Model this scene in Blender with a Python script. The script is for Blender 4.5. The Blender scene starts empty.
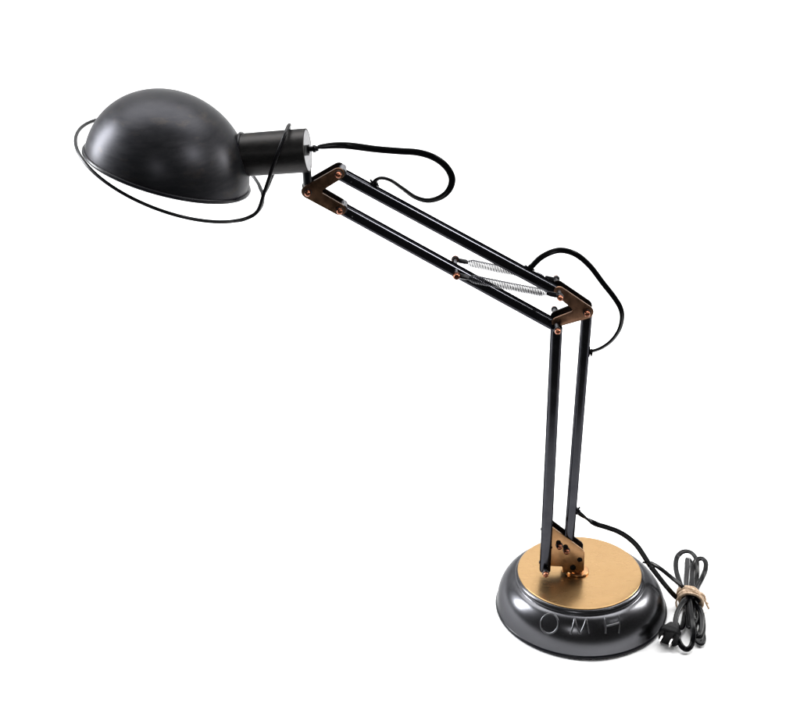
import bpy, bmesh, math, random
from mathutils import Vector, Matrix
R = math.radians
sc = bpy.context.scene

# ------------------------------------------------------------------ camera
cam = bpy.data.objects.new('camera', bpy.data.cameras.new('camera'))
sc.collection.objects.link(cam)
cam.location = (-0.2129, -1.5264, 1.138)
cam.rotation_euler = (R(62), 0, 0)
cam.data.sensor_width = 36
cam.data.lens = 72
cam.data.clip_start = 0.05
cam.data.clip_end = 100
sc.camera = cam

# ------------------------------------------------------------------ studio surroundings (dim room) and exposure
w = bpy.data.worlds.new('World')
sc.world = w
w.use_nodes = True
w.node_tree.nodes['Background'].inputs[0].default_value = (1, 1, 1, 1)
w.node_tree.nodes['Background'].inputs[1].default_value = 0.08
sc.view_settings.view_transform = 'Standard'
sc.view_settings.look = 'None'
sc.view_settings.exposure = 0
sc.view_settings.gamma = 1
sc.cycles.max_bounces = 8

# ------------------------------------------------------------------ studio lamps
def area(name, loc, target, sx, sy, power, col=(1, 1, 1)):
    d = bpy.data.lights.new(name, 'AREA')
    d.shape = 'RECTANGLE'; d.size = sx; d.size_y = sy
    d.energy = power; d.color = col
    o = bpy.data.objects.new(name, d)
    sc.collection.objects.link(o)
    o.location = loc
    o.rotation_euler = (Vector(target) - Vector(loc)).to_track_quat('-Z', 'Y').to_euler()
    return o
area('added_floor_whitener', (-0.2, 1.25, 3.1), (-0.2, 0.65, 0), 4.4, 2.0, 225)  # added overhead lamp, overexposes the paper sweep to plain white
area('side_softbox', (-1.65, 0.35, 0.95), (-0.3, 0, 0.35), 0.36, 0.9, 66, (0.95, 0.97, 1))
area('side_softbox', (1.15, 0.45, 0.85), (0.0, 0, 0.25), 0.26, 0.5, 16, (1, 0.99, 0.97))
high = area('high_softbox', (1.27, -0.73, 1.95), (-0.19, 0, 0.50), 0.7, 0.35, 0.75, (1, 1, 1))
high.data.spread = R(22)      # added narrow beam: highlight stays on the arm bars, off the lettering
area('front_softbox', (-0.55, -2.3, 1.7), (-0.2, 0, 0.25), 0.3, 0.3, 7, (1, 1, 1))

# ------------------------------------------------------------------ materials
def nt(name):
    m = bpy.data.materials.new(name); m.use_nodes = True
    t = m.node_tree; b = t.nodes['Principled BSDF']
    return m, t, b
def noise(t, scale, stretch=(1, 1, 1), detail=5, rough=0.6):
    co = t.nodes.new('ShaderNodeTexCoord'); mp = t.nodes.new('ShaderNodeMapping')
    mp.inputs['Scale'].default_value = stretch
    n = t.nodes.new('ShaderNodeTexNoise')
    n.inputs['Scale'].default_value = scale; n.inputs['Detail'].default_value = detail
    n.inputs['Roughness'].default_value = rough
    t.links.new(co.outputs['Object'], mp.inputs['Vector'])
    t.links.new(mp.outputs['Vector'], n.inputs['Vector'])
    return n.outputs['Fac']
def ramp(t, fac, stops):
    r = t.nodes.new('ShaderNodeValToRGB')
    e = r.color_ramp.elements
    while len(e) < len(stops): e.new(0.5)
    for i, (p, c) in enumerate(stops):
        e[i].position = p; e[i].color = (*c, 1)
    t.links.new(fac, r.inputs['Fac'])
    return r.outputs['Color']
def mixc(t, fac, a, b):
    m = t.nodes.new('ShaderNodeMix'); m.data_type = 'RGBA'
    t.links.new(fac, m.inputs['Factor']); t.links.new(a, m.inputs[6]); t.links.new(b, m.inputs[7])
    return m.outputs[2]
def bump(t, b, fac, strength, dist=0.001):
    n = t.nodes.new('ShaderNodeBump')
    n.inputs['Strength'].default_value = strength; n.inputs['Distance'].default_value = dist
    t.links.new(fac, n.inputs['Height']); t.links.new(n.outputs['Normal'], b.inputs['Normal'])
def g3(v): return (v, v, v)
def metal(name, c0, c1, rough=(0.25, 0.4), metallic=1.0, scale=60, stretch=(1, 1, 1), bmp=0.0, spec=0.5, tint=None, worn=None):
    m, t, b = nt(name)
    f = noise(t, scale, stretch)
    col = ramp(t, f, [(0.35, c0), (0.68, c1)])
    if worn:
        f2 = noise(t, worn[0], worn[1], 8, 0.7)
        k = ramp(t, f2, [(worn[2], g3(0)), (worn[3], g3(1))])
        rgb = t.nodes.new('ShaderNodeRGB'); rgb.outputs[0].default_value = (*worn[4], 1)
        col = mixc(t, k, col, rgb.outputs[0])
    t.links.new(col, b.inputs['Base Color'])
    rr = ramp(t, f, [(0.3, g3(rough[0])), (0.7, g3(rough[1]))])
    t.links.new(rr, b.inputs['Roughness'])
    b.inputs['Metallic'].default_value = metallic
    b.inputs['Specular IOR Level'].default_value = spec
    if tint: b.inputs['Specular Tint'].default_value = (*tint, 1)
    if bmp: bump(t, b, f, bmp)
    return m
M = {}
M['shade'] = metal('aged_gunmetal_paint', (0.0195, 0.0195, 0.0225), (0.0265, 0.0262, 0.0292), (0.35, 0.41), 0.70, 45, (1, 1, 5), 0.008,
                   tint=g3(0.6), spec=0.2, worn=(30, (1, 1.2, 3), 0.54, 0.95, (0.060, 0.049, 0.038)))
M['socket'] = metal('dark_socket_metal', (0.021, 0.0205, 0.0205), (0.028, 0.0265, 0.026), (0.36, 0.44), 0.85, 40, (2, 2, 9), 0.008, tint=g3(0.5), spec=0.3, worn=(40, (1, 3, 9), 0.58, 0.9, (0.045, 0.036, 0.027)))
M['base'] = metal('polished_gunmetal', (0.068, 0.068, 0.073), (0.080, 0.080, 0.086), (0.235, 0.265), 1.0, 20, (1, 1, 1.5), 0.002, tint=g3(0.5))
M['tube'] = metal('black_tube_enamel', (0.034, 0.034, 0.039), (0.044, 0.044, 0.049), (0.15, 0.2), 1.0, 50, tint=g3(0.12))
M['wire'] = metal('black_wire_enamel', (0.002, 0.002, 0.003), (0.004, 0.004, 0.005), (0.28, 0.35), 0.0, 70, spec=0.15)
M['rim'] = metal('black_rolled_rim', (0.002, 0.002, 0.004), (0.004, 0.004, 0.006), (0.25, 0.33), 0.0, 70, spec=0.15)
M['copper'] = metal('aged_copper_plate', (0.145, 0.078, 0.047), (0.27, 0.147, 0.090), (0.32, 0.45), 1.0, 90, (1, 1, 1), 0.03)
M['darkcopper'] = metal('dark_aged_copper_plate', (0.085, 0.046, 0.027), (0.175, 0.096, 0.056), (0.32, 0.45), 1.0, 90, (1, 1, 1), 0.03)
M['blackplate'] = metal('blackened_plate', (0.006, 0.005, 0.005), (0.014, 0.010, 0.008), (0.4, 0.5), 1.0, 90)
M['brasscopper'] = metal('warm_copper_plate', (0.33, 0.18, 0.083), (0.47, 0.265, 0.13), (0.28, 0.42), 1.0, 90, (1, 1, 1), 0.03)
M['nut'] = metal('copper_nut', (0.16, 0.06, 0.035), (0.28, 0.11, 0.065), (0.2, 0.32), 1.0, 200)
M['steel'] = metal('dull_steel', (0.07, 0.07, 0.078), (0.13, 0.13, 0.14), (0.3, 0.45), 1.0, 200)
M['spring'] = metal('spring_steel', (0.022, 0.022, 0.027), (0.05, 0.05, 0.056), (0.3, 0.4), 1.0, 200)
M['nickel'] = metal('brushed_nickel', (0.085, 0.083, 0.089), (0.125, 0.122, 0.129), (0.28, 0.4), 1.0, 60, (1, 1, 8))
M['gold'] = metal('brushed_gold', (0.37, 0.232, 0.107), (0.39, 0.248, 0.116), (0.27, 0.29), 1.0, 70, (1, 10, 10), 0.003, worn=(6, (1, 1, 1), 0.4, 0.85, (0.35, 0.21, 0.092)))
M['letter'] = metal('embossed_gunmetal', (0.088, 0.088, 0.093), (0.105, 0.105, 0.11), (0.28, 0.32), 1.0, 60)
M['cord'] = metal('black_cord_vinyl', (0.0010, 0.0010, 0.0014), (0.002, 0.002, 0.0025), (0.20, 0.28), 0.0, 120, spec=0.13)
M['prong'] = metal('plated_prong', (0.42, 0.41, 0.40), (0.5, 0.49, 0.48), (0.15, 0.25), 1.0, 200)
M['black'] = metal('dark_hole', (0.002, 0.002, 0.002), (0.003, 0.003, 0.003), (0.6, 0.7), 0.0, 60, spec=0.1)
M['twine'] = metal('raffia_fibre', (0.28, 0.19, 0.12), (0.64, 0.49, 0.36), (0.7, 0.85), 0.0, 420, (1, 0.3, 1), 0.6, spec=0.2)
m, t, b = nt('white_paper_sweep')
f = noise(t, 3); t.links.new(ramp(t, f, [(0.3, g3(0.9)), (0.7, g3(0.93))]), b.inputs['Base Color'])
b.inputs['Roughness'].default_value = 0.9; b.inputs['Specular IOR Level'].default_value = 0.1
M['paper'] = m

# ------------------------------------------------------------------ mesh helpers
def link(name, bm, mats, parent=None, smooth=35):
    bmesh.ops.recalc_face_normals(bm, faces=bm.faces)
    me = bpy.data.meshes.new(name); bm.to_mesh(me); bm.free()
    for q in (mats if isinstance(mats, (list, tuple)) else [mats]): me.materials.append(M[q])
    for p in me.polygons: p.use_smooth = True
    me.set_sharp_from_angle(angle=R(smooth))
    o = bpy.data.objects.new(name, me); sc.collection.objects.link(o)
    if parent: o.parent = parent
    return o
def frames(pts, closed=False, up=None):
    n = len(pts); T = []
    for i in range(n):
        a = pts[(i - 1) % n] if (closed or i > 0) else pts[i]
        c = pts[(i + 1) % n] if (closed or i < n - 1) else pts[i]
        T.append((c - a).normalized())
    u = Vector(up) if up else (Vector((0, 1, 0)) if abs(T[0].y) < 0.9 else Vector((1, 0, 0)))
    out = []
    for k in range(n):
        u = (u - T[k] * u.dot(T[k])).normalized()
        out.append((T[k], u.copy(), T[k].cross(u)))
    return out
def sweep(bm, pts, section, twist=None, closed=False, cap=True, up=None, scale=None, mi=0):
    pts = [Vector(p) for p in pts]; fr = frames(pts, closed, up); rings = []
    for i, (p, (T, u, v)) in enumerate(zip(pts, fr)):
        a = twist(i / (len(pts) - 1)) if twist else 0
        s = scale(i / (len(pts) - 1)) if scale else 1
        cu, cv = u * math.cos(a) + v * math.sin(a), v * math.cos(a) - u * math.sin(a)
        rings.append([bm.verts.new(p + (cu * x + cv * y) * s) for x, y in section])
    n = len(section)
    for i in range(len(rings) if closed else len(rings) - 1):
        A, B = rings[i], rings[(i + 1) % len(rings)]
        for k in range(n):
            bm.faces.new((A[k], A[(k + 1) % n], B[(k + 1) % n], B[k])).material_index = mi
    if cap and not closed:
        bm.faces.new(rings[0][::-1]).material_index = mi; bm.faces.new(rings[-1]).material_index = mi
def circ(r, n=10): return [(r * math.cos(2 * math.pi * k / n), r * math.sin(2 * math.pi * k / n)) for k in range(n)]
def tube(bm, pts, r, n=10, closed=False, mi=0): sweep(bm, pts, circ(r, n), closed=closed, mi=mi)
FLAT = [(math.cos(a) * 0.0031, math.sin(a) * 0.0017 * (1 - 0.38 * math.exp(-(math.cos(a) / 0.25) ** 2))) for a in [2 * math.pi * k / 20 for k in range(20)]]
def spline(pts, sub=8, closed=False):
    P = [Vector(p) for p in pts]; n = len(P); out = []
    rng = range(n if closed else n - 1)
    for i in rng:
        p0 = P[(i - 1) % n] if closed or i > 0 else P[0] * 2 - P[1]
        p1, p2 = P[i], P[(i + 1) % n]
        p3 = P[(i + 2) % n] if closed or i + 2 < n else P[-1] * 2 - P[-2]
        for k in range(sub):
            t_ = k / sub
            out.append(0.5 * ((2 * p1) + (p2 - p0) * t_ + (2 * p0 - 5 * p1 + 4 * p2 - p3) * t_ ** 2 + (3 * p1 - p0 - 3 * p2 + p3) * t_ ** 3))
    if not closed: out.append(P[-1])
    return out
def lathe(bm, prof, origin, axis, seg=96, xdir=None, shift=None, mi=0, caps=(False, False)):
    """prof: (radius, height) along axis"""
    o = Vector(origin); n = Vector(axis).normalized()
    e1 = n.orthogonal().normalized(); e2 = n.cross(e1); rings = []
    for r_, h in prof:
        c = o + n * h + (Vector(shift(h)) if shift else Vector())
        if r_ < 1e-6: rings.append([bm.verts.new(c)])
        else: rings.append([bm.verts.new(c + (e1 * math.cos(2 * math.pi * k / seg) + e2 * math.sin(2 * math.pi * k / seg)) * r_) for k in range(seg)])
    for A, B in zip(rings, rings[1:]):
        for k in range(seg):
            j = (k + 1) % seg
            if len(A) == 1 and len(B) == 1: continue
            if len(A) == 1: f_ = bm.faces.new((A[0], B[j], B[k]))
            elif len(B) == 1: f_ = bm.faces.new((A[k], A[j], B[0]))
            else: f_ = bm.faces.new((A[k], A[j], B[j], B[k]))
            f_.material_index = mi
    if caps[0] and len(rings[0]) > 1: bm.faces.new(rings[0]).material_index = mi
    if caps[1] and len(rings[-1]) > 1: bm.faces.new(rings[-1]).material_index = mi
def rsq(h, r_, n=8):
    out = []
    for cx, cy, a0 in ((1, 1, 0), (-1, 1, 90), (-1, -1, 180), (1, -1, 270)):
        for k in range(n):
            a = R(a0 + 90 * k / (n - 1)); out.append((cx * (h - r_) + r_ * math.cos(a), cy * (h - r_) + r_ * math.sin(a)))
    return out
def beam(bm, a, b_, h=0.0062, r_=0.0042, crimp=0.0):
    a, b_ = Vector(a), Vector(b_); L = (b_ - a).length; N = 24
    pts = [a.lerp(b_, k / N) for k in range(N + 1)]
    sweep(bm, pts, rsq(h, r_), up=(0, 1, 0))
def prism(bm, poly, y0, y1, bev=0.0006, mi=0):
    """polygon in the xz plane extruded along y, edges slightly rounded"""
    f0 = [bm.verts.new((x, y0, z)) for x, z in poly]; f1 = [bm.verts.new((x, y1, z)) for x, z in poly]
    n = len(poly); a = bm.faces.new(f0); c = bm.faces.new(f1[::-1])
    for k in range(n): bm.faces.new((f0[k], f1[k], f1[(k + 1) % n], f0[(k + 1) % n])).material_index = mi
    a.material_index = c.material_index = mi
    if bev: bmesh.ops.bevel(bm, geom=list(a.edges) + list(c.edges), offset=bev, segments=2, affect='EDGES', profile=0.5)
def chevron(B, A, D, ra, rb, fillet=0.003):
    """v-shaped plate outline: arms from the corner A (radius ra) tapering to the round ends B and D (radius rb)"""
    B, A, D = Vector(B), Vector(A), Vector(D)
    def perp(d): return Vector((-d.y, d.x))
    dB, dD = (B - A).normalized(), (D - A).normalized()
    nB = perp(dB); nB = nB if nB.dot(dD) < 0 else -nB        # outer side of arm AB
    nD = perp(dD); nD = nD if nD.dot(dB) < 0 else -nD
    def tilt(n_, d_, L_): q_ = (ra - rb) / L_; return n_ * math.sqrt(1 - q_ * q_) + d_ * q_
    LB, LD = (B - A).length, (D - A).length
    oB, iB, oD, iD = tilt(nB, dB, LB), tilt(-nB, dB, LB), tilt(nD, dD, LD), tilt(-nD, dD, LD)
    def arc(c, r_, a, b_, via, n=9):
        a0 = math.atan2(a.y, a.x); a1 = math.atan2(b_.y, b_.x); d = (a1 - a0 + math.pi) % (2 * math.pi) - math.pi
        m_ = a0 + d / 2
        if Vector((math.cos(m_), math.sin(m_))).dot(via) < 0: d = d - 2 * math.pi if d > 0 else d + 2 * math.pi
        return [(c.x + r_ * math.cos(a0 + d * k / n), c.y + r_ * math.sin(a0 + d * k / n)) for k in range(n + 1)]
    # inner corner: where the two inner edges meet
    P1, P2 = A + iB * ra, B + iB * rb; Q1, Q2 = A + iD * ra, D + iD * rb
    u, v, w_ = P2 - P1, Q2 - Q1, Q1 - P1
    k_ = (w_.x * v.y - w_.y * v.x) / (u.x * v.y - u.y * v.x); I = P1 + u * k_
    p1, p2 = I + u.normalized() * fillet, I + v.normalized() * fillet
    inner = []
    for k in range(7):
        t_ = k / 6; q = p2 * (1 - t_) ** 2 + I * 2 * t_ * (1 - t_) + p1 * t_ ** 2; inner.append((q.x, q.y))
    return arc(B, rb, iB, oB, dB) + arc(A, ra, oB, oD, -(dB + dD)) + arc(D, rb, oD, iD, dD) + inner

# ------------------------------------------------------------------ setting: white paper sweep
bm = bmesh.new()
prof = [(-0.446, -0.006), (-0.442, 0.0), (0.0, 0.0), (0.5, 0.0), (1.8, 0.0)]
for k in range(1, 13):
    a = R(90 * k / 12); prof.append((1.8 + 0.6 * math.sin(a), 0.6 - 0.6 * math.cos(a)))
prof += [(2.4, 1.4), (2.4, 2.5)]
xs = [-3, -1.5, -0.5, 0.5, 1.5, 3]
grid = [[bm.verts.new((x, y, z)) for x in xs] for y, z in prof]
for A, B in zip(grid, grid[1:]):
    for k in range(len(xs) - 1): bm.faces.new((A[k], A[k + 1], B[k + 1], B[k]))
o = link('ground', bm, 'paper', smooth=60); o['kind'] = 'structure'

# ------------------------------------------------------------------ the lamp
lamp = bpy.data.objects.new('desk_lamp', None); sc.collection.objects.link(lamp)
lamp.empty_display_size = 0.1
lamp['label'] = 'black articulated desk lamp with copper joints, domed shade and gold-topped round base'
lamp['category'] = 'desk lamp'

# nut with washer, axis towards -y (the viewer); origin on the plate face
def bolt_mesh(name, shaft, head=0.0034, back=0.0):
    """dome nut whose washer sits `shaft` in front of the plate"""
    bm = bmesh.new()
    ax = (0, -1, 0)
    if shaft > 0.0005 or back > 0:
        lathe(bm, [(0.0022, -back), (0.0022, shaft)], (0, 0, 0), ax, 16, mi=1, caps=(True, True))
    lathe(bm, [(head * 1.18, shaft + 0.0001), (head * 1.22, shaft + 0.0005), (head * 1.18, shaft + 0.0012)], (0, 0, 0), ax, 20, mi=1, caps=(True, True))
    lathe(bm, [(head, shaft + 0.0012), (head, shaft + 0.0034), (head * 0.9, shaft + 0.0047), (head * 0.62, shaft + 0.0058), (0, shaft + 0.0063)],
          (0, 0, 0), ax, 6 if False else 18, mi=0, caps=(True, False))
    bmesh.ops.recalc_face_normals(bm, faces=bm.faces)
    me = bpy.data.meshes.new(name); bm.to_mesh(me); bm.free()
    me.materials.append(M['nut']); me.materials.append(M['steel'])
    for p in me.polygons: p.use_smooth = True
    me.set_sharp_from_angle(angle=R(40))
    return me
ME_short, ME_long, ME_post = bolt_mesh('bolt', 0.0004), bolt_mesh('bolt', 0.0135, 0.0031, 0.0), bolt_mesh('bolt', 0.0118, 0.0033, 0.0)
def bolt(me, x, y, z, parent, flip=False):
    o = bpy.data.objects.new('bolt', me); sc.collection.objects.link(o)
    o.location = (x, y, z); o.parent = parent
    if flip: o.rotation_euler = (0, 0, math.pi)
    return o

# --- base: spun metal dish with rolled rim
def shx(h): return (-0.0045 * max(0, min(1, h / 0.051)), 0, 0)
bm = bmesh.new()
P = [(0.094, 0.001), (0.0985, 0.0008), (0.0992, 0.0030), (0.0988, 0.0062), (0.0982, 0.0082),
     (0.0978, 0.0115), (0.0968, 0.0165), (0.0950, 0.0225), (0.0922, 0.0285), (0.0886, 0.0338), (0.0848, 0.0380), (0.0812, 0.0410), (0.0786, 0.0425),
     (0.0768, 0.0432), (0.0758, 0.0436), (0.0753, 0.0444), (0.0750, 0.0458), (0.0740, 0.0476), (0.0724, 0.0488), (0.0706, 0.0494), (0.03, 0.0495), (0, 0.0495)]
lathe(bm, P, (0, 0, 0), (0, 0, 1), 128, shift=shx)
base = link('base', bm, 'base', lamp, 60)
bm = bmesh.new()
lathe(bm, [(0, 0.0497), (0.0712, 0.0497), (0.0716, 0.0500), (0.0716, 0.0507), (0.0713, 0.05095), (0.0710, 0.0510), (0.0706, 0.0510), (0.035, 0.0510), (0, 0.0510)], (-0.0045, 0, 0), (0, 0, 1), 128)
top = link('top_plate', bm, 'gold', base, 40); top['label'] = 'round brushed gold plate on top of the dark base'
bm = bmesh.new()
tube(bm, [(0.0972 * math.cos(2*math.pi*k/128) - 0.0003, 0.0972 * math.sin(2*math.pi*k/128), 0.0031) for k in range(128)], 0.0031, 12, closed=True)
rimb = link('rolled_rim', bm, 'rim', base)
LET = [
 [(-0.0353,-0.0795,0.0364),(-0.0357,-0.0811,0.0342),(-0.0368,-0.0826,0.032),(-0.0385,-0.0834,0.0298),(-0.0405,-0.0836,0.0278),(-0.0428,-0.0833,0.0262),(-0.0453,-0.0827,0.0253),(-0.0477,-0.0815,0.0249),(-0.0499,-0.0801,0.0251),(-0.0518,-0.0784,0.026),(-0.0532,-0.0768,0.0276),(-0.054,-0.075,0.0295),(-0.0542,-0.0734,0.0318),(-0.0537,-0.0716,0.034),(-0.0526,-0.0703,0.0362),(-0.051,-0.0692,0.0382),(-0.0489,-0.0685,0.0399),(-0.0465,-0.0683,0.0411),(-0.044,-0.0688,0.0419),(-0.0415,-0.0696,0.0421),(-0.0393,-0.0713,0.042),(-0.0375,-0.0731,0.0412),(-0.0361,-0.0752,0.0399),(-0.0354,-0.0776,0.0385)]]
bz = [(0.0978, 0.0115), (0.0968, 0.0165), (0.0950, 0.0225), (0.0922, 0.0285), (0.0886, 0.0338), (0.0848, 0.0380), (0.0812, 0.0410), (0.0786, 0.0425), (0.0768, 0.0432)]
def onbase(p):
    x, y, z = p; z = min(z, 0.0428)
    for (r0, z0), (r1, z1) in zip(bz, bz[1:]):
        if z0 <= z <= z1:
            r_ = r0 + (r1 - r0) * (z - z0) / (z1 - z0); c = shx(z)[0]; d = math.hypot(x - c, y)
            return (c + (x - c) * r_ / d, y * r_ / d, z)
    return p
def stroke(a_, b_, n=18):
    def az(p): return math.atan2(p[1], p[0] - shx(p[2])[0])
    za, zb = min(a_[2], 0.0428), min(b_[2], 0.0428); out = []
    for k in range(n + 1):
        t_ = k / n; z = za + (zb - za) * t_; th = az(a_) + (az(b_) - az(a_)) * t_
        out.append((shx(z)[0] + 0.09 * math.cos(th), 0.09 * math.sin(th), z))
    return [Vector(onbase(p)) * 0.9965 for p in out]
bm = bmesh.new()
tube(bm, [Vector(onbase(p)) * 0.9965 for p in spline(LET[0][::2], 6, closed=True)], 0.0012, 10, closed=True)
MP = [(-0.0220, -0.0890, 0.0291), (-0.0165, -0.0745, 0.0420), (-0.0117, -0.0902, 0.0301), (-0.0045, -0.0760, 0.0422), (-0.0009, -0.0902, 0.0308)]
HP = [((0.0172, -0.0774, 0.0425), (0.0168, -0.0887, 0.0296)), ((0.0335, -0.0735, 0.0415), (0.0319, -0.0854, 0.0276)), ((0.0169, -0.0825, 0.0360), (0.0329, -0.0775, 0.0364))]
for a_, b_ in list(zip(MP, MP[1:])) + HP: tube(bm, stroke(a_, b_), 0.0012, 10)
let = link('lettering', bm, 'letter', base, 60); let['label'] = 'raised letters O M H on the front of the base'

# --- swivel under the lower bracket
bm = bmesh.new()
SWX, SWY = -0.0068, 0.0
lathe(bm, [(0.0, 0.0511), (0.0125, 0.0511), (0.0130, 0.0516), (0.0130, 0.0532), (0.0122, 0.0540), (0.0070, 0.0541), (0.0070, 0.0760), (0, 0.0760)], (SWX, SWY, 0), (0, 0, 1), 40)
link('swivel', bm, 'brasscopper', lamp)

# --- lower bracket: two bored plates
PY = 0.0076
lb = bmesh.new()
poly = [(-0.0500, 0.1160), (-0.0480, 0.1205), (-0.0430, 0.1213), (-0.0395, 0.1178), (-0.0030, 0.0868), (-0.0012, 0.0835), (-0.0005, 0.0590), (-0.0030, 0.0553), (-0.0240, 0.0548), (-0.0252, 0.0560), (-0.0252, 0.0632), (-0.0262, 0.0645), (-0.0440, 0.0645), (-0.0490, 0.0660), (-0.0500, 0.0700)]
prism(lb, poly, -PY - 0.001, -PY + 0.001, 0.0006)
lowb = link('base_bracket', lb, 'brasscopper', lamp, 30); lowb['label'] = 'warm copper double plate bracket rising from the gold disc'
bm = bmesh.new(); prism(bm, poly, PY - 0.001, PY + 0.001, 0.0006)
for x, z in ((-0.046, 0.112), (-0.046, 0.070), (-0.0055, 0.0700)):
    lathe(bm, [(0.003, -PY + 0.001), (0.003, PY - 0.001)], (x, 0, z), (0, 1, 0), 16)
link('rear_plate', bm, 'blackplate', lowb, 30)
bm = bmesh.new()
for x, z, r_ in ((-0.0318, 0.0975, 0.0028), (-0.0405, 0.0905, 0.0020), (-0.0235, 0.0915, 0.0030), (-0.0062, 0.0735, 0.0030), (-0.0135, 0.0625, 0.0036)):
    lathe(bm, [(r_, 0.0), (r_, 0.0006), (r_ * 0.9, 0.0008)], (x, -PY - 0.0009, z), (0, -1, 0), 20, caps=(True, True))
link('bore', bm, 'black', lowb)
for x, z in ((-0.0492, 0.1165), (-0.0492, 0.0705)): bolt(ME_short, x, -PY - 0.001, z, lowb)
bolt(ME_short, -0.0308, -PY - 0.001, 0.0935, lowb); bolt(ME_short, -0.0222, -PY - 0.001, 0.0868, lowb)

# --- posts (square tubes)
FP0, FP1 = (-0.0474, -0.0149, 0.3760), (-0.0464, -0.0149, 0.0640)
bm = bmesh.new(); beam(bm, FP0, FP1)
p1 = link('post', bm, 'tube', lamp, 40)
bm = bmesh.new(); beam(bm, (-0.0142, 0, 0.3880), (-0.0190, 0, 0.0830), 0.0057)
p2 = link('post', bm, 'tube', lamp, 40)
o = bolt(ME_post, -0.0466, -0.0149, 0.0675, p1)
o = bolt(ME_post, -0.0474, -0.0149, 0.3785, p1)

# --- elbow bracket
EB, EA, ED = (-0.0461, 0.4149), (-0.0154, 0.3903), (-0.0465, 0.3785)
poly = chevron(EB, EA, ED, 0.0073, 0.0054)
bm = bmesh.new(); prism(bm, poly, -PY - 0.001, -PY + 0.001, 0.0006)
elb = link('elbow_bracket', bm, 'copper', lamp, 30); elb['label'] = 'aged copper v-shaped double plate joining posts and arm'
bm = bmesh.new(); prism(bm, poly, PY - 0.001, PY + 0.001, 0.0006)
link('rear_plate', bm, 'blackplate', elb, 30)
bolt(ME_long, EB[0], -PY - 0.001, EB[1], elb); bolt(ME_short, EA[0], -PY - 0.001, EA[1], elb)
bolt(ME_long, EB[0], PY + 0.001, EB[1], elb, True); bolt(ME_long, ED[0], PY + 0.001, ED[1], elb, True); bolt(ME_short, EA[0], PY + 0.001, EA[1], elb, True)

# --- arm bars
HA, HB, HD = (-0.3066, 0.5268), (-0.2751, 0.5466), (-0.2744, 0.5071)
T0, T1, B0, B1 = (HB[0], 0.5443), (-0.0431, 0.4093), (HD[0], 0.5066), (-0.0455, 0.3699)
bm = bmesh.new(); beam(bm, (T0[0], 0, T0[1]), (T1[0], 0, T1[1]))
ab1 = link('arm_bar', bm, 'tube', lamp, 40)
bm = bmesh.new(); beam(bm, (B0[0], 0, B0[1]), (B1[0], 0, B1[1]))
ab2 = link('arm_bar', bm, 'tube', lamp, 40)
# rivets that show on the bars just past the head bracket
for bar, a_, b_ in ((ab1, T0, T1), (ab2, B0, B1)):
    bm = bmesh.new(); tt = 0.055
    lathe(bm, [(0.0009, 0), (0.0008, 0.0004), (0, 0.0006)], (a_[0] + (b_[0] - a_[0]) * tt, -0.0061, a_[1] + (b_[1] - a_[1]) * tt), (0, -1, 0), 12)
    link('rivet', bm, 'steel', bar)

# --- head bracket
poly = chevron(HB, HA, HD, 0.0068, 0.0061)
bm = bmesh.new(); prism(bm, poly, -PY - 0.001, -PY + 0.001, 0.0006)
hb = link('head_bracket', bm, 'darkcopper', lamp, 30); hb['label'] = 'dark aged copper v-shaped double plate below the socket'
bm = bmesh.new(); prism(bm, poly, PY - 0.001, PY + 0.001, 0.0006)
link('rear_plate', bm, 'blackplate', hb, 30)
for x, z in (HA, HB, HD):
    bolt(ME_short, x, -PY - 0.001, z, hb); bolt(ME_short, x, PY + 0.001, z, hb, True)
bm = bmesh.new(); lathe(bm, [(0.0035, -PY + .001), (0.0035, PY - .001)], (HA[0], 0, HA[1]), (0, 1, 0), 16)
link('spacer', bm, 'steel', hb)
for c in (HB, HD):   # small steel clip where each bar enters the plates
    bm = bmesh.new()
    lathe(bm, [(0.0044, -PY + .0002), (0.0044, PY - .0002)], (c[0] + .0034, 0, c[1] + .0002), (0, 1, 0), 20, caps=(True, True))
    link('spacer', bm, 'steel', hb)

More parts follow.
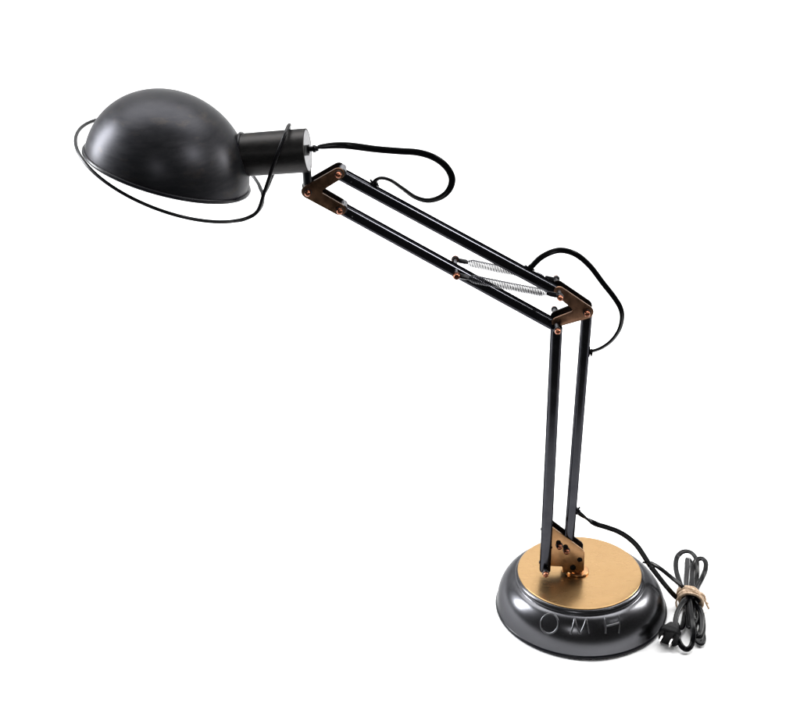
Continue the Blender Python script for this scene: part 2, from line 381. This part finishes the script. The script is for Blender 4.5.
# --- tension springs
SA = (-0.1543, 0.4385)
bm = bmesh.new()
lathe(bm, [(0.0017, -0.020), (0.0017, 0.020)], (SA[0], 0, SA[1]), (0, 1, 0), 14, mi=1, caps=(True, True))
for s in (-1, 1):
    lathe(bm, [(0.0042, 0.0200), (0.0043, 0.0208), (0.0036, 0.0210), (0.0036, 0.0232), (0.0028, 0.0244), (0, 0.0248)], (SA[0], 0, SA[1]), (0, s, 0), 18, mi=0, caps=(True, False))
bmesh.ops.recalc_face_normals(bm, faces=bm.faces)
link('spring_bolt', bm, ['nut', 'steel'], ab2)
def spring(y):
    a = Vector((SA[0], y, SA[1])); e = Vector((EB[0], y, EB[1])); d = (e - a); L = d.length; d.normalize()
    u = Vector((0, 1, 0)); v = d.cross(u); sag = Vector((0, 0, -1))
    s0, s1 = 0.0125, L - 0.0135; turns = 48; bm = bmesh.new(); pts = []
    N = turns * 12
    for i in range(N + 1):
        t_ = i / N; rr = 0.0040 * min(1, 0.35 + 10 * t_, 0.35 + 10 * (1 - t_))
        an = 2 * math.pi * turns * t_
        pts.append(a + d * (s0 + (s1 - s0) * t_) + (u * math.cos(an) + v * math.sin(an)) * rr + sag * 0.0004 * 4 * t_ * (1 - t_))
    tube(bm, pts, 0.00056, 6)
    sp = link('spring', bm, 'spring', lamp, 80)
    for c, sg in ((a, 1), (e, -1)):
        bm = bmesh.new()
        # loop round the bolt, closed back on itself, with a short tightly wound neck
        ring = []
        for k in range(25):
            an = 2 * math.pi * k / 24
            ring.append(c + d * sg * (0.0035 + 0.0062 * (0.5 - 0.5 * math.cos(an)) - 0.006) + v * 0.0031 * math.sin(an))
        tube(bm, ring[:-1], 0.00065, 8, closed=True)
        n0 = c + d * sg * 0.0035
        pp = [n0 + d * sg * 0.0095 * k / 70 + (u * math.cos(k * .9) + v * math.sin(k * .9)) * (0.0022 if k < 60 else 0.0018) for k in range(71)]
        tube(bm, pp, 0.0007, 6)
        link('hook', bm, 'wire', sp)
spring(-0.0195); spring(0.0195)

# --- stem and socket
SR, SL = Vector((-0.3056, -0.004, 0.5700)), Vector((-0.3740, 0.003, 0.5622))
ax = (SR - SL).normalized(); L = (SR - SL).length
bm = bmesh.new()
tube(bm, [(-0.3062, 0.0, 0.526), (-0.3072, -0.0005, 0.535), (-0.3078, -0.001, 0.552)], 0.0046, 16)
link('stem', bm, 'wire', lamp)
bm = bmesh.new(); RS = 0.0222
lathe(bm, [(RS * .98, -0.012), (RS * .985, 0.0), (RS, L - 0.0012), (RS, L - 0.0004), (RS - 0.0006, L), (RS - 0.0012, L), (RS - 0.0014, L - 0.002), (0, L - 0.002)], SL, ax, 80)
sock = link('socket', bm, 'socket', lamp, 40)
bm = bmesh.new()
e1 = Vector((0, 0, 1)); e1 = (e1 - ax * e1.dot(ax)).normalized(); e2 = ax.cross(e1)
lathe(bm, [(0.0002, L - 0.0002), (RS - 0.0016, L - 0.0002), (RS - 0.0018, L - 0.0017)], SL, ax, 64)
link('end_cap', bm, 'nickel', sock, 30)
bm = bmesh.new()
# dark slot running from the cable entry to the front edge of the cap
c = SL + ax * (L + 0.0003)
def sl(a_, b_): return c + e1 * a_ + e2 * b_
d1 = Vector((-0.2129, -1.5264, 1.138)) - c; d1 = (d1 - ax * d1.dot(ax)).normalized(); d2 = ax.cross(d1)   # slot runs to the near edge of the cap
q = [c + d1 * a_ + d2 * b_ for a_, b_ in ((-0.004, 0.0052), (0.0200, 0.0052), (0.0200, -0.0052), (-0.004, -0.0052))]
v0 = [bm.verts.new(p) for p in q]; v1 = [bm.verts.new(p - ax * 0.004) for p in q]
bm.faces.new(v0); bm.faces.new(v1[::-1])
for k in range(4): bm.faces.new((v0[k], v1[k], v1[(k + 1) % 4], v0[(k + 1) % 4]))
link('slot', bm, 'black', sock)
bm = bmesh.new()
lathe(bm, [(0.0045, 0.0), (0.0045, 0.0016), (0.0027, 0.0020), (0.0027, 0.0045), (0.0038, 0.0048), (0.0040, 0.0075), (0.0030, 0.0080), (0.0028, 0.0105), (0, 0.0105)], SL + ax * (L + 0.0005) + e1 * 0.0012, ax, 20)
link('strain_relief', bm, 'cord', sock)
bm = bmesh.new()
lathe(bm, [(RS - 0.0005, -0.001), (RS + 0.0012, -0.0012), (RS + 0.0017, 0.0), (RS + 0.0012, 0.0012), (RS - 0.0005, 0.001)], SL + ax * 0.002, ax, 64)
link('collar', bm, 'rim', sock)

# --- shade: spun dome with rolled rim
SC = Vector((-0.4487, -0.0022, 0.5496)); SN = Vector((0.28, 0.10, 0.955)).normalized(); SR_ = 0.0846; SH = 0.0800
lean = Vector((-0.0055, 0, 0))
bm = bmesh.new()
pr = []
for k in range(41):
    a = R(90 * k / 40); pr.append((SR_ * math.cos(a) if k < 40 else 0, SH * math.sin(a)))
inn = [(max(0, r_ - 0.0013 * (1 if r_ > 0.002 else 0)), h - 0.0013 * h / SH) for r_, h in pr][::-1]
lathe(bm, [(SR_ - 0.0013, 0)] + pr + inn, SC, SN, 128, shift=lambda h: lean * max(0, h) / SH)
shade = link('lamp_shade', bm, 'shade', lamp, 50); shade['label'] = 'domed dark gunmetal shade with worn brownish patches'
bm = bmesh.new()
e1 = SN.orthogonal().normalized(); e2 = SN.cross(e1)
tube(bm, [SC - SN * 0.0008 + (e1 * math.cos(2*math.pi*k/128) + e2 * math.sin(2*math.pi*k/128)) * (SR_ + 0.0004) for k in range(128)], 0.0022, 10, closed=True)
link('rolled_rim', bm, 'rim', shade)

# --- wire guard: ring round the shade with a strand looped over the socket
RC = Vector((-0.4488, 0.0225, 0.5407)); RN = Vector((0.38, -0.04, 0.924)).normalized(); RR = 0.1004
f1 = Vector((1, 0, 0)); f1 = (f1 - RN * f1.dot(RN)).normalized(); f2 = RN.cross(f1)
ring = [RC + (f1 * math.cos(2*math.pi*k/96) + f2 * math.sin(2*math.pi*k/96)) * RR for k in range(96)]
bm = bmesh.new(); tube(bm, ring, 0.0019, 10, closed=True)
guard = link('wire_guard', bm, 'wire', lamp, 60)
def rp(deg, r_=RR): return RC + (f1 * math.cos(R(deg)) + f2 * math.sin(R(deg))) * r_
bm = bmesh.new()
strand = [rp(-42), rp(-33) + Vector((0.001, -0.0025, 0.001)), Vector((-0.3572, -0.0285, 0.5137)), Vector((-0.3485, -0.0275, 0.5359)), Vector((-0.3374, -0.0268, 0.5673)), Vector((-0.3282, -0.0190, 0.5888)), Vector((-0.3250, -0.0065, 0.5950)),
          Vector((-0.3240, 0.0060, 0.5930)), Vector((-0.3270, 0.0200, 0.5800)), Vector((-0.3350, 0.0260, 0.5560)), Vector((-0.3450, 0.0330, 0.5300)), Vector((-0.3540, 0.0420, 0.5080)), rp(14), rp(22)]
tube(bm, spline(strand, 8), 0.0020, 10)
link('guard_strand', bm, 'wire', guard, 60)

# ------------------------------------------------------------------ power cord
c1 = [(-0.2955,-0.004,0.5735),(-0.2913,-0.004,0.574),(-0.2784,0,0.5738),(-0.2633,0,0.5733),(-0.2381,0,0.5698),(-0.2149,0,0.5677),(-0.1947,0,0.5661),(-0.1785,0,0.5607),(-0.1662,0,0.551),(-0.16,0,0.5386),(-0.1623,0,0.5266),(-0.1709,0,0.5178),(-0.1842,0,0.514),(-0.1975,0,0.5178),(-0.2109,0,0.5277),(-0.2221,0,0.5359),(-0.2312,0,0.5386),(-0.2374,0,0.5364),(-0.2445,0,0.528)]
c2 = [(-0.0815,0,0.432),(-0.0747,0,0.4402),(-0.0657,0,0.45),(-0.0534,0,0.4568),(-0.042,0,0.458),(-0.0282,0,0.4528),(-0.014,0,0.4402),(0.0008,0,0.4206),(0.0134,0,0.4042),(0.0211,0,0.3913),(0.0235,0,0.3795),(0.0212,0,0.3651),(0.0135,0,0.3519),(0.0022,0,0.3428),(-0.0104,0,0.3386),(-0.0158,0,0.3386)]
c3 = [(-0.0175,0,0.1396),(-0.0093,0,0.1318),(0.0003,0,0.1237),(0.0109,0,0.1169),(0.0238,0,0.1121),(0.0367,0,0.1066),(0.0487,0,0.0983),(0.0599,0,0.0866),(0.0689,0,0.0726),(0.0768,0,0.0593),(0.0872,0,0.0445),(0.0991,0.0005,0.0279),(0.1120,0.004,0.0110),(0.1200,0.0045,0.010)]
s2 = [(0.0725,0.002,0.0625),(0.0815,0.002,0.0592),(0.0913,0.002,0.0520),(0.1038,0.003,0.0400),(0.1165,0.008,0.0255),(0.1240,0.004,0.0180),(0.127,-0.006,0.0150)]
A_ = [(0.1240,-0.004,0.016),(0.1225,0.0049,0.014),(0.1203,0.0197,0.013),(0.12,0.0419,0.011),(0.1206,0.0651,0.01),(0.1249,0.0854,0.01),(0.1312,0.0936,0.012),(0.1383,0.0969,0.012),(0.1443,0.0928,0.012),(0.1467,0.0797,0.014),(0.1469,0.0687,0.012),(0.1440,0.050,0.007),(0.1380,0.025,0.006),(0.131,0.004,0.007)]
B_ = [(0.1227,-0.004,0.019),(0.1227,0.0014,0.019),(0.1265,0.0272,0.017),(0.1326,0.0575,0.014),(0.1371,0.0805,0.010),(0.1400,0.0900,0.006),(0.1425,0.0840,0.004),(0.1400,0.060,0.004),(0.1330,0.030,0.005),(0.127,0.005,0.006)]
C_ = [(0.1310,-0.002,0.016),(0.1319,0.0068,0.016),(0.1351,0.0327,0.014),(0.1389,0.0552,0.012),(0.1435,0.0704,0.013),(0.1497,0.0776,0.014),(0.1551,0.0776,0.014),(0.1575,0.0704,0.013),(0.1546,0.0572,0.011),(0.1477,0.0413,0.010),(0.1389,0.0211,0.012),(0.1338,0.0049,0.014),(0.1325,-0.003,0.013)]
D_ = [(0.1250,0.010,0.014),(0.1242,-0.002,0.0160),(0.1205,-0.0125,0.0210),(0.1145,-0.0230,0.0235),(0.1059,-0.0394,0.022),(0.1014,-0.054,0.018),(0.1013,-0.0676,0.012),(0.1037,-0.0801,0.008),(0.1081,-0.0862,0.006),(0.1131,-0.0852,0.006),(0.1175,-0.0783,0.008),(0.1196,-0.0702,0.014),(0.12,-0.0567,0.02),(0.1211,-0.0376,0.0215),(0.1240,-0.0150,0.0195),(0.1258,-0.002,0.0160),(0.1265,0.010,0.014)]
E_ = [(0.1300,0.006,0.015),(0.1303,0.0022,0.016),(0.1322,-0.011,0.016),(0.1355,-0.0195,0.014),(0.1363,-0.0316,0.012),(0.1356,-0.0445,0.008),(0.1321,-0.0599,0.006),(0.1275,-0.0690,0.005),(0.1245,-0.0660,0.004),(0.1260,-0.0500,0.004),(0.1320,-0.030,0.004),(0.1310,-0.010,0.006),(0.1290,0.004,0.009)]
F_ = [(0.1257,0.0058,0.012),(0.1217,-0.0168,0.012),(0.1201,-0.0352,0.012),(0.1176,-0.0500,0.011),(0.1202,-0.0560,0.013),(0.1253,-0.0507,0.016),(0.1290,-0.0397,0.014),(0.1300,-0.0200,0.010),(0.1280,0.002,0.010)]
G_ = [(0.1270,0.004,0.008),(0.1190,-0.0180,0.007),(0.1140,-0.0380,0.006),(0.1090,-0.0500,0.007),(0.1030,-0.0540,0.010),(0.0985,-0.0580,0.012)]
bm = bmesh.new()
def cordseg(p, tw=None, sub=8, s=1.0, sc=None): sweep(bm, spline(p, sub), [(x * s, y * s) for x, y in FLAT], twist=tw, scale=sc)
def ss(t_, a, b_):
    x = max(0, min(1, (t_ - a) / (b_ - a))); return x * x * (3 - 2 * x)
cordseg(c1, lambda t_: R(40) + R(48) * ss(t_, .10, .24) - R(62) * ss(t_, .46, .85), s=1.18, sc=lambda t_: 0.62 + 0.38 * ss(t_, 0, .12))
cordseg(c2, lambda t_: R(58) + R(14) * math.sin(t_ * 5))
cordseg(c3, lambda t_: R(-75) + R(155) * ss(t_, .08, .26) - R(35) * ss(t_, .6, .9))
# hidden runs inside the hollow bar and post
tube(bm, [c1[-1], (-0.2445, 0, 0.5264), (-0.0815, 0, 0.4315), c2[0]], 0.0022, 8)
tube(bm, [c2[-1], (-0.0160, 0, 0.338), (-0.0178, 0, 0.141), c3[0]], 0.0022, 8)
cordseg(s2, lambda t_: R(20))
random.seed(4)
H_ = [(0.1300,0.006,0.011),(0.1290,-0.0120,0.0120),(0.1265,-0.0280,0.0150),(0.1235,-0.0420,0.0130),(0.1222,-0.0560,0.0090),(0.1245,-0.0690,0.0050),(0.1290,-0.0740,0.0040),(0.1325,-0.0660,0.0050),(0.1330,-0.0480,0.0070),(0.1315,-0.0250,0.0090),(0.1305,-0.002,0.0110)]
E2_ = [(0.1298,0.0104,0.010),(0.1310,-0.0104,0.013),(0.1335,-0.0252,0.016),(0.1340,-0.0383,0.014),(0.1310,-0.0563,0.010),(0.1265,-0.0650,0.009),(0.1235,-0.0600,0.009),(0.1245,-0.0400,0.010),(0.1270,-0.0150,0.010),(0.1280,0.006,0.009)]
FILL = [[(x, -0.013, z), (x, 0.0, z + 0.0006), (x, 0.013, z)] for x, z in ((0.1205, 0.0085), (0.1215, 0.0165), (0.1340, 0.0170), (0.1345, 0.0085), (0.1275, 0.0195), (0.1275, 0.0050))]
for p in (A_, B_, C_, D_, E_, F_, G_, H_, E2_, *FILL):
    ph = random.uniform(-0.6, 0.6)
    cordseg(p, lambda t_, ph=ph: ph + R(35) * math.sin(t_ * 6 + ph * 3))
cord = link('power_cord', bm, 'cord', lamp, 70); cord['label'] = 'black flat cord looping along the lamp and coiled up beside the base'

def grommet(p, d):
    bm = bmesh.new()
    lathe(bm, [(0.0034, -0.001), (0.0040, 0.0004), (0.0040, 0.0020), (0.0030, 0.0024), (0.0029, 0.0042), (0.0037, 0.0046), (0.0037, 0.0064), (0.0026, 0.0068), (0, 0.0068)], p, d, 10)
    g = link('grommet', bm, 'cord', cord, 25)
    # little cut tails of the tie
    bm = bmesh.new(); d = Vector(d).normalized(); n = d.cross(Vector((0, 1, 0))).normalized(); p = Vector(p)
    tube(bm, [p + d * .003 - n * .0055, p + d * .003 + n * .0062], 0.0011, 6)
    tube(bm, [p + d * .0055 - n * .0046 + Vector((0, -.001, 0)), p + d * .0055 + n * .0040 + Vector((0, -.001, 0))], 0.0009, 6)
    link('cable_tie', bm, 'cord', cord, 40)
for p, q in ((c1[-1], c1[-3]), (c2[0], c2[2]), (c2[-1], c2[-2]), (c3[0], c3[1])):
    d = (Vector(q) - Vector(p)).normalized(); grommet(Vector(p) + d * 0.0035, d)
bm = bmesh.new(); c = Vector((0.0745, 0.0005, 0.0622))
tube(bm, spline([c + Vector((.0045 * math.cos(a) + .0012, .0045 * math.sin(a), -.0036 * math.cos(a))) for a in [k * math.pi / 5 for k in range(10)]], 3, True), 0.0011, 6, True)
tube(bm, [c + Vector((-.0025, -.002, .0015)), c + Vector((-.0068, -.004, .0040))], 0.0012, 6)
link('cable_tie', bm, 'cord', cord, 40)

# plug: moulded two-prong plug lying at the end of the coil
pd = Vector((-0.0105, -0.0195, -0.002)).normalized(); pc = Vector((0.0955, -0.0655, 0.0130))
side = pd.cross(Vector((0, 0, 1))).normalized(); upv = side.cross(pd)
bm = bmesh.new()
def slab(t_, wx, wz):
    return [bm.verts.new(pc + pd * t_ + side * x + upv * z) for x, z in [(wx * 1.12 * a, wz * 1.12 * b_) for a, b_ in ((1, .55), (.7, 1), (-.7, 1), (-1, .55), (-1, -.55), (-.7, -1), (.7, -1), (1, -.55))]]
rings = [slab(*q) for q in ((-0.017, .0030, .0026), (-0.012, .0036, .0030), (-0.011, .0062, .0056), (-0.004, .0085, .0075), (0.0, .0092, .0082), (0.001, .0108, .0096), (0.009, .0110, .0098), (0.0105, .0098, .0086))]
for A, B in zip(rings, rings[1:]):
    for k in range(8): bm.faces.new((A[k], A[(k + 1) % 8], B[(k + 1) % 8], B[k]))
bm.faces.new(rings[0]); bm.faces.new(rings[-1])
bmesh.ops.bevel(bm, geom=bm.edges[:], offset=0.0006, segments=2, affect='EDGES')
plug = link('plug', bm, 'cord', lamp, 35)
for s in (-1, 1):
    bm = bmesh.new()
    sec = [(0.0031, 0.0008), (-0.0031, 0.0008), (-0.0031, -0.0008), (0.0031, -0.0008)]
    a_ = pc + pd * 0.010 + side * 0.0058 * s + upv * 0.001
    sweep(bm, [a_, a_ + pd * 0.009, a_ + pd * 0.0125], sec, up=tuple(upv), scale=lambda t_: 1 if t_ < .9 else .7)
    link('prong', bm, 'prong', plug, 30)

# ------------------------------------------------------------------ twine tied round the coil
bm = bmesh.new()
random.seed(11)
for j in range(10):
    yy = -0.0070 + 0.00150 * j; tilt = random.uniform(-0.0045, 0.0045); r1 = random.uniform(-0.0002, 0.0020)
    pts = []
    for k in range(16):
        a = 2 * math.pi * k / 16
        pts.append((0.1275 + (0.0122 + r1) * math.cos(a), yy + tilt * math.cos(a + j) + 0.0042 * -math.cos(a) + random.uniform(-.0004, .0004), 0.0125 + (0.0108 + r1) * math.sin(a)))
    tube(bm, spline(pts, 3, True), random.uniform(0.0011, 0.0015), 7, True)
tube(bm, spline([(0.1385, -0.004, 0.0230), (0.1430, -0.0030, 0.0180), (0.1445, -0.0060, 0.0120), (0.1465, -0.0080, 0.0080), (0.1485, -0.0110, 0.0050)], 5), 0.0013, 7)
tube(bm, spline([(0.1365, -0.008, 0.0220), (0.1420, -0.0095, 0.0170), (0.1460, -0.0060, 0.0105), (0.1480, -0.0050, 0.0085)], 5), 0.0010, 7)
tube(bm, spline([(0.1150, -0.001, 0.0180), (0.1105, -0.0040, 0.0110), (0.1110, -0.0085, 0.0060), (0.1130, -0.0110, 0.0040)], 5), 0.0011, 7)
tw = link('twine_tie', bm, 'twine', None, 60)
tw['label'] = 'beige twine wound several times round the coiled black cord'; tw['category'] = 'twine'
